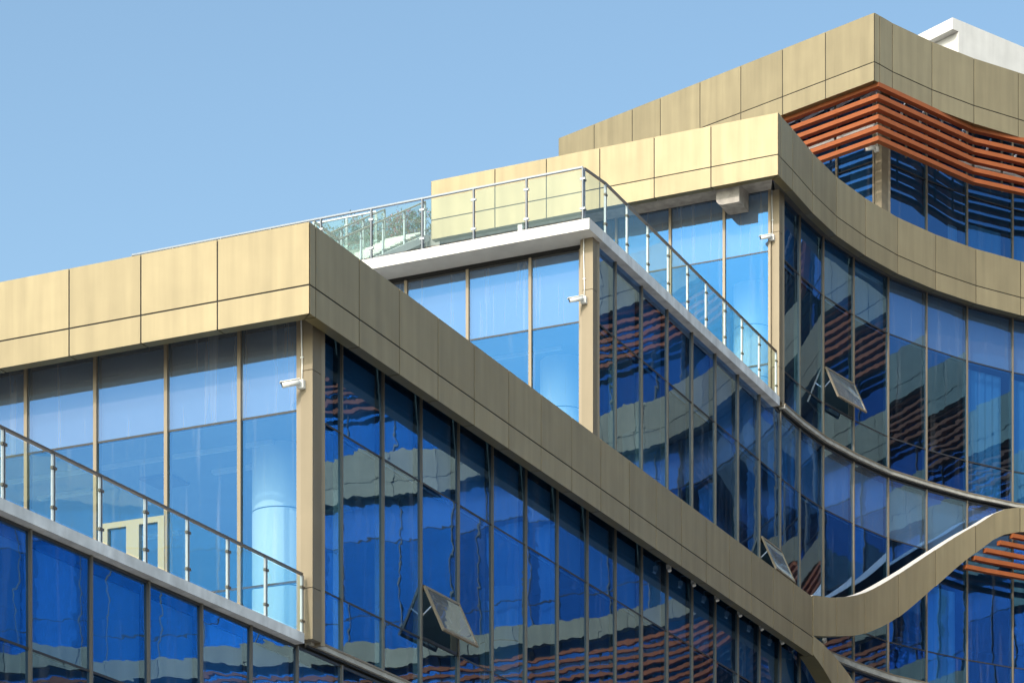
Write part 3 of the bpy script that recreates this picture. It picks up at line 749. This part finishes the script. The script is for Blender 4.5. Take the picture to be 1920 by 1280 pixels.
# ------------------------------------------------------------------ roof stair with its railings
VA, VB = 10.32, 11.38; RISE, RUN = (FL[5] - FL[4]) / 34, .29
U28 = 22.85; U16 = U28 - 12 * RUN      # upper flight starts at step 16
def stair():
    S = empty('staircase', (*UV(U16 - 6.6, VA), FL[4]), 'pale outdoor staircase climbing to the roof deck, seen through the balcony railing', 'staircase')
    vis_ = []
    for k in range(34):
        u0 = U16 + RUN * (k - 16) if k >= 16 else U16 - 1.4 - RUN * (16 - k)
        z = FL[4] + RISE * (k + 1); m = MB()
        m.quadprism([UV(u0, VB), UV(u0 + RUN + .03, VB), UV(u0 + RUN + .03, VA), UV(u0, VA)], z - .05, z, 0)
        m.quadprism([UV(u0 + .05, VB), UV(u0 + .09, VB), UV(u0 + .09, VA), UV(u0 + .05, VA)], z - RISE, z - .051, 1)
        m.build('step', [WHITE, STAIRM], S)
    z = FL[4] + RISE * 16
    m = MB(); m.quadprism([UV(U16 - 1.4, VB), UV(U16, VB), UV(U16, VA), UV(U16 - 1.4, VA)], z - .16, z); m.build('landing', STAIRM, S)
    for v in (VB + .08, VA - .08):
        for (ua, za, ub, zb) in ((U16 - .1, FL[4] + RISE*16, U28 + 6*RUN, FL[5]), (U16 - 1.4 - 16*RUN, FL[4] + .05, U16 - 1.35, FL[4] + RISE*16)):
            m = MB(); m.bar((*UV(ua, v), za - .05), (*UV(ub, v), zb - .05), .08, .17); m.build('stringer', WHITE, S)
    for w_, v in (('left', VB + .08), ('right', VA - .08)):
        uu = ([U16 - 1.0] if w_ == 'right' else []) + [U16 + .25] + [U16 + .25 + 1.2 * k for k in (1, 2, 3, 4)]
        zz = [FL[4] + RISE*16 + .1 + max(0, u - U16 - .25) * RISE / RUN for u in uu]
        railing('stair_railing', 'sloping glass railing with a tan handrail on the %s side of the roof staircase' % w_, [UV(u, v) for u in uu], zz, [z + .98 for z in zz], DOORM, STEEL)
stair()
# roof deck the stair climbs to
m = MB(); m.quadprism([UV(U28 + 6*RUN + .02, 14.6), UV(U28 + 6*RUN + 6, 14.6), UV(U28 + 6*RUN + 6, 9.9), UV(U28 + 6*RUN + .02, 9.9)], FL[4], FL[5] - .002)
m.build('roof_deck', GREYT, BLD)
rb = [ray_u(x, U28 + 6*RUN + .25) for x in (592, 650, 705)]
railing('glass_railing', 'white topped glass railing on the roof deck left of the staircase', rb, FL[5], FL[5] + 1.02, WPLA, STEEL)

def shrub(p, z, h, r, mi, label):  # added shrubs, standing in for the hillside seen in the stair railing glass
    S = empty('standin_shrub', (p.x, p.y, z), label, 'shrub', 'stand-in shrubs for the hillside seen in the railing glass')
    t = MB(); 
    for k in range(3):
        a = random.uniform(0, 6.28); t.tube([(p.x, p.y, z), (p.x + .1*math.cos(a), p.y + .1*math.sin(a), z + h*.5), (p.x + .25*math.cos(a), p.y + .25*math.sin(a), z + h*.8)], .02, n=5, r2=.006)
    t.build('stem', BARK, S)
    m = MB(); cl = [(random.gauss(0, r*.45), random.gauss(0, r*.45), random.uniform(.15, .92)*h, random.uniform(.10, .26)) for _ in range(40)]
    for cx, cy, cz, cr in cl:
        for _ in range(34):
            d = Vector((random.gauss(0, 1), random.gauss(0, 1), random.gauss(0, 1))).normalized() * cr * random.uniform(.5, 1)
            c = Vector((p.x + cx, p.y + cy, z + cz)) + d; s = random.uniform(.025, .05)
            a = Vector((random.gauss(0, 1), random.gauss(0, 1), random.gauss(0, 1))).normalized(); b = a.orthogonal().normalized()*s*.5; a = a*s
            mm = mi if random.random() < .6 else random.choice((0, 1))
            m.face((c - a, c - b, c + a, c + b), mm)
    m.build('foliage', LEAFM, S)
UP = U28 + 6*RUN + 2.2
pl = MB(); pl.quadprism([UV(UP - .5, 14.5), UV(UP + .6, 14.5), UV(UP + .6, 9.95), UV(UP - .5, 9.95)], FL[5], FL[5] + .12)  # bed added to carry the stand-in shrubs
tag(pl.build('standin_planter', EARTH), 'added planter holding the stand-in shrubs on the roof deck', 'planter')
desc = ['dark green stand-in shrub', 'olive leafed stand-in shrub', 'pink flowering stand-in shrub']
pos = ['at the far left end of the roof planter', 'second from the left in the roof planter', 'third from the left in the roof planter', 'fourth from the left in the roof planter', 'in the middle of the roof planter',
       'fourth from the right in the roof planter', 'third from the right in the roof planter', 'second from the right in the roof planter', 'at the right end of the roof planter by the parapet']
for k in range(9):
    x = 606 + 24.5 * k; p = ray_u(x, UP + random.uniform(-.2, .3)); yt = 424 - 4.6 * k + random.uniform(-5, 5)
    shrub(p, FL[5] + .12, ZA(yt, p.y) - FL[5] - .12, .6, (2, 1, 0, 2, 0, 1, 2, 0, 1)[k], '%s %s' % (desc[(2, 1, 0, 2, 0, 1, 2, 0, 1)[k]], pos[k]))

# ------------------------------------------------------------------ security cameras
def seccam(x, y, base, aim, label, zc=None, cond_to=None, nrm=None):
    """base: plan point on the wall, aim: plan direction of the barrel"""
    z = ZA(y, base.y) if zc is None else zc
    nn = nrm if nrm is not None else -dR
    e = Vector((-nn.y, nn.x))
    S = empty('security_camera', (base.x, base.y, z), label, 'security camera', 'white security cameras')
    m = MB(); m.obox(base + nn*.04, e, .06, .04, z - .07, z + .07); m.build('mount_box', WPLA, S)
    a = aim.normalized(); q = base + nn * .14; p0 = q - a*.02
    m = MB(); m.bar((base.x + nn.x*.07, base.y + nn.y*.07, z), (q.x, q.y, z - .0), .035, .035); m.build('bracket', WPLA, S)
    m = MB(); p1 = q + a * .27; m.tube([(p0.x, p0.y, z + .01), (p1.x, p1.y, z - .06)], .048, n=14); 
    up = .05; m.bar((p0.x, p0.y, z + .01 + up), (q.x + a.x*.31, q.y + a.y*.31, z - .07 + up), .10, .012)
    b = m.build('housing', WPLA, S)
    m = MB(); p2 = q + a * .275; m.tube([(p1.x, p1.y, z - .0602), (p2.x, p2.y, z - .0615)], .04, n=14); m.build('lens', BLACK, b)
    if cond_to:
        m = MB(); c = base + nn*.015; m.tube([(c.x, c.y, z + .06), (c.x + .004, c.y, z + .3), (c.x - .012, c.y, cond_to - .3), (c.x - .012, c.y, cond_to)], .012, n=8)
        m.obox(c, e, .03, .012, z + .45, z + .47); m.build('conduit', WPLA, S)
lf = lambda pc: pc
def pface(pc, x):    # point on the pillar's left face at pixel x
    k = (x - 960) / FPX; s = (k * pc.y - pc.x) / (dL.x - k * dL.y); return pc + dL * s
seccam(566, 722, pface(pc1, 567), Vector((-.93, -.2)), 'white security camera on the pillar under the lowest gold parapet', cond_to=15.83)
seccam(1096, 564, pface(pc2, 1096), Vector((-.93, -.2)), 'white security camera on the pillar below the white balcony slab', cond_to=21.36)
seccam(1449, 447, pface(pc3, 1448.5), Vector((-.93, -.2)), 'white security camera on the pillar under the middle parapet', cond_to=ZB3[0] + .09)
p4 = C4 + d4L * .14; seccam(1641, 281, p4, Vector((-.93, -.2)), 'white security camera on the top pillar just below the orange louvres', cond_to=31.9, nrm=n4)
pq = ray_v(1493, VF - .05) if False else F[fi(1498.5)] + Vector((.1, -.1)); seccam(1491, 394, pq, Vector((-.6, -.8)), 'small white security camera in the shade under the curved middle parapet', nrm=Vector((.83, -.55)))

pb = ray_u(976, T2U + .10)
jb = MB(); jb.obox(pb, dL, .05, .03, FL[4] + .002, FL[4] + .16); jb.obox(pb - dR*.032, dL, .035, .004, FL[4] + .03, FL[4] + .13)
tag(jb.build('junction_box', WPLA), 'small white electrical box on the front edge of the white balcony slab', 'junction box')
# small floodlights at the glass head below the lowest parapet
fl_pos = ['first from the left', 'second from the left', 'third from the left', 'fourth from the left', 'fifth from the left', 'sixth from the left', 'seventh from the left', 'rightmost one under the rising ribbon']
for k, (x, y) in enumerate(((1254, 1062), (1300, 1090), (1344, 1118), (1387, 1147), (1427.6, 1173), (1466, 1199), (1503.6, 1226), (1546, 1197))):
    p = ray_v(x, VF - .16) if x < 1500 else PX(x, F[fi(x)].y - .25); z = ZA(y, p.y)
    S = empty('floodlight', (p.x, p.y, z), 'small white floodlight at the glass head, ' + fl_pos[k], 'floodlight', 'floodlights below the lowest gold parapet')
    m = MB(); m.obox(p, dR, .03, .05, z - .04, z + .05); m.tube([(p.x, p.y, z - .04), (p.x + .02, p.y - .02, z - .1)], .045, n=12); m.build('lamp_head', WPLA, S)
    m = MB(); m.bar((p.x, p.y, z + .05), (p.x, p.y, z + .16), .02, .02); m.bar((p.x, p.y, z + .16), (p.x - .907*.12, p.y + .42*.12, z + .16), .02, .02); m.build('bracket', STEEL, S)

# ------------------------------------------------------------------ panes: the largest visible ones are objects, the rest one mesh
bpy.context.view_layer.update()
dg = bpy.context.evaluated_depsgraph_get()
def vis(q):
    c = 0; a = 0
    P = [proj(p) for p in q]
    ar = abs(sum(P[i][0]*P[(i+1) % 4][1] - P[(i+1) % 4][0]*P[i][1] for i in range(4))) / 2
    for s in (.12, .5, .88):
        for t in (.12, .5, .88):
            p = [sum(x) for x in zip(*[[w_ * cc for cc in q[i]] for i, w_ in enumerate(((1-s)*(1-t), s*(1-t), s*t, (1-s)*t))])]
            x, y = proj(p)
            if p[1] < 1 or not (0 < x < 1920 and 0 < y < 1280): continue
            d = Vector(p); L = d.length; d.normalize(); org = Vector((0, 0, 0)); ok = True
            for _ in range(8):
                hit, loc, nrm, idx, ob, mt_ = SC.ray_cast(dg, org, d, distance=L - org.length - .06)
                if not hit: break
                if ob.name.startswith(('glass_panel',)): org = loc + d * .01; continue
                ok = False; break
            if ok: c += 1
    return ar * c / 9
sc_ = sorted(((vis(q), i) for i, (q, pid, tp) in enumerate(panes)), reverse=True)
big = [i for a, i in sc_[:99] if a > 60]
rest = MB()
cws = {}
for i, (q, pid, tp) in enumerate(panes):
    if i in set(big):
        m = MB(); m.face(q, 0, pid); c = Vector(q[0]); m.build('window_pane', [GLASS, VGLASS, SPGLASS, FGLASS][tp], BLD, loc=tuple(c))
    else: rest.face(q, tp, pid)
tag(rest.build('window_panes', [GLASS, VGLASS, SPGLASS, FGLASS], BLD), kind='stuff')
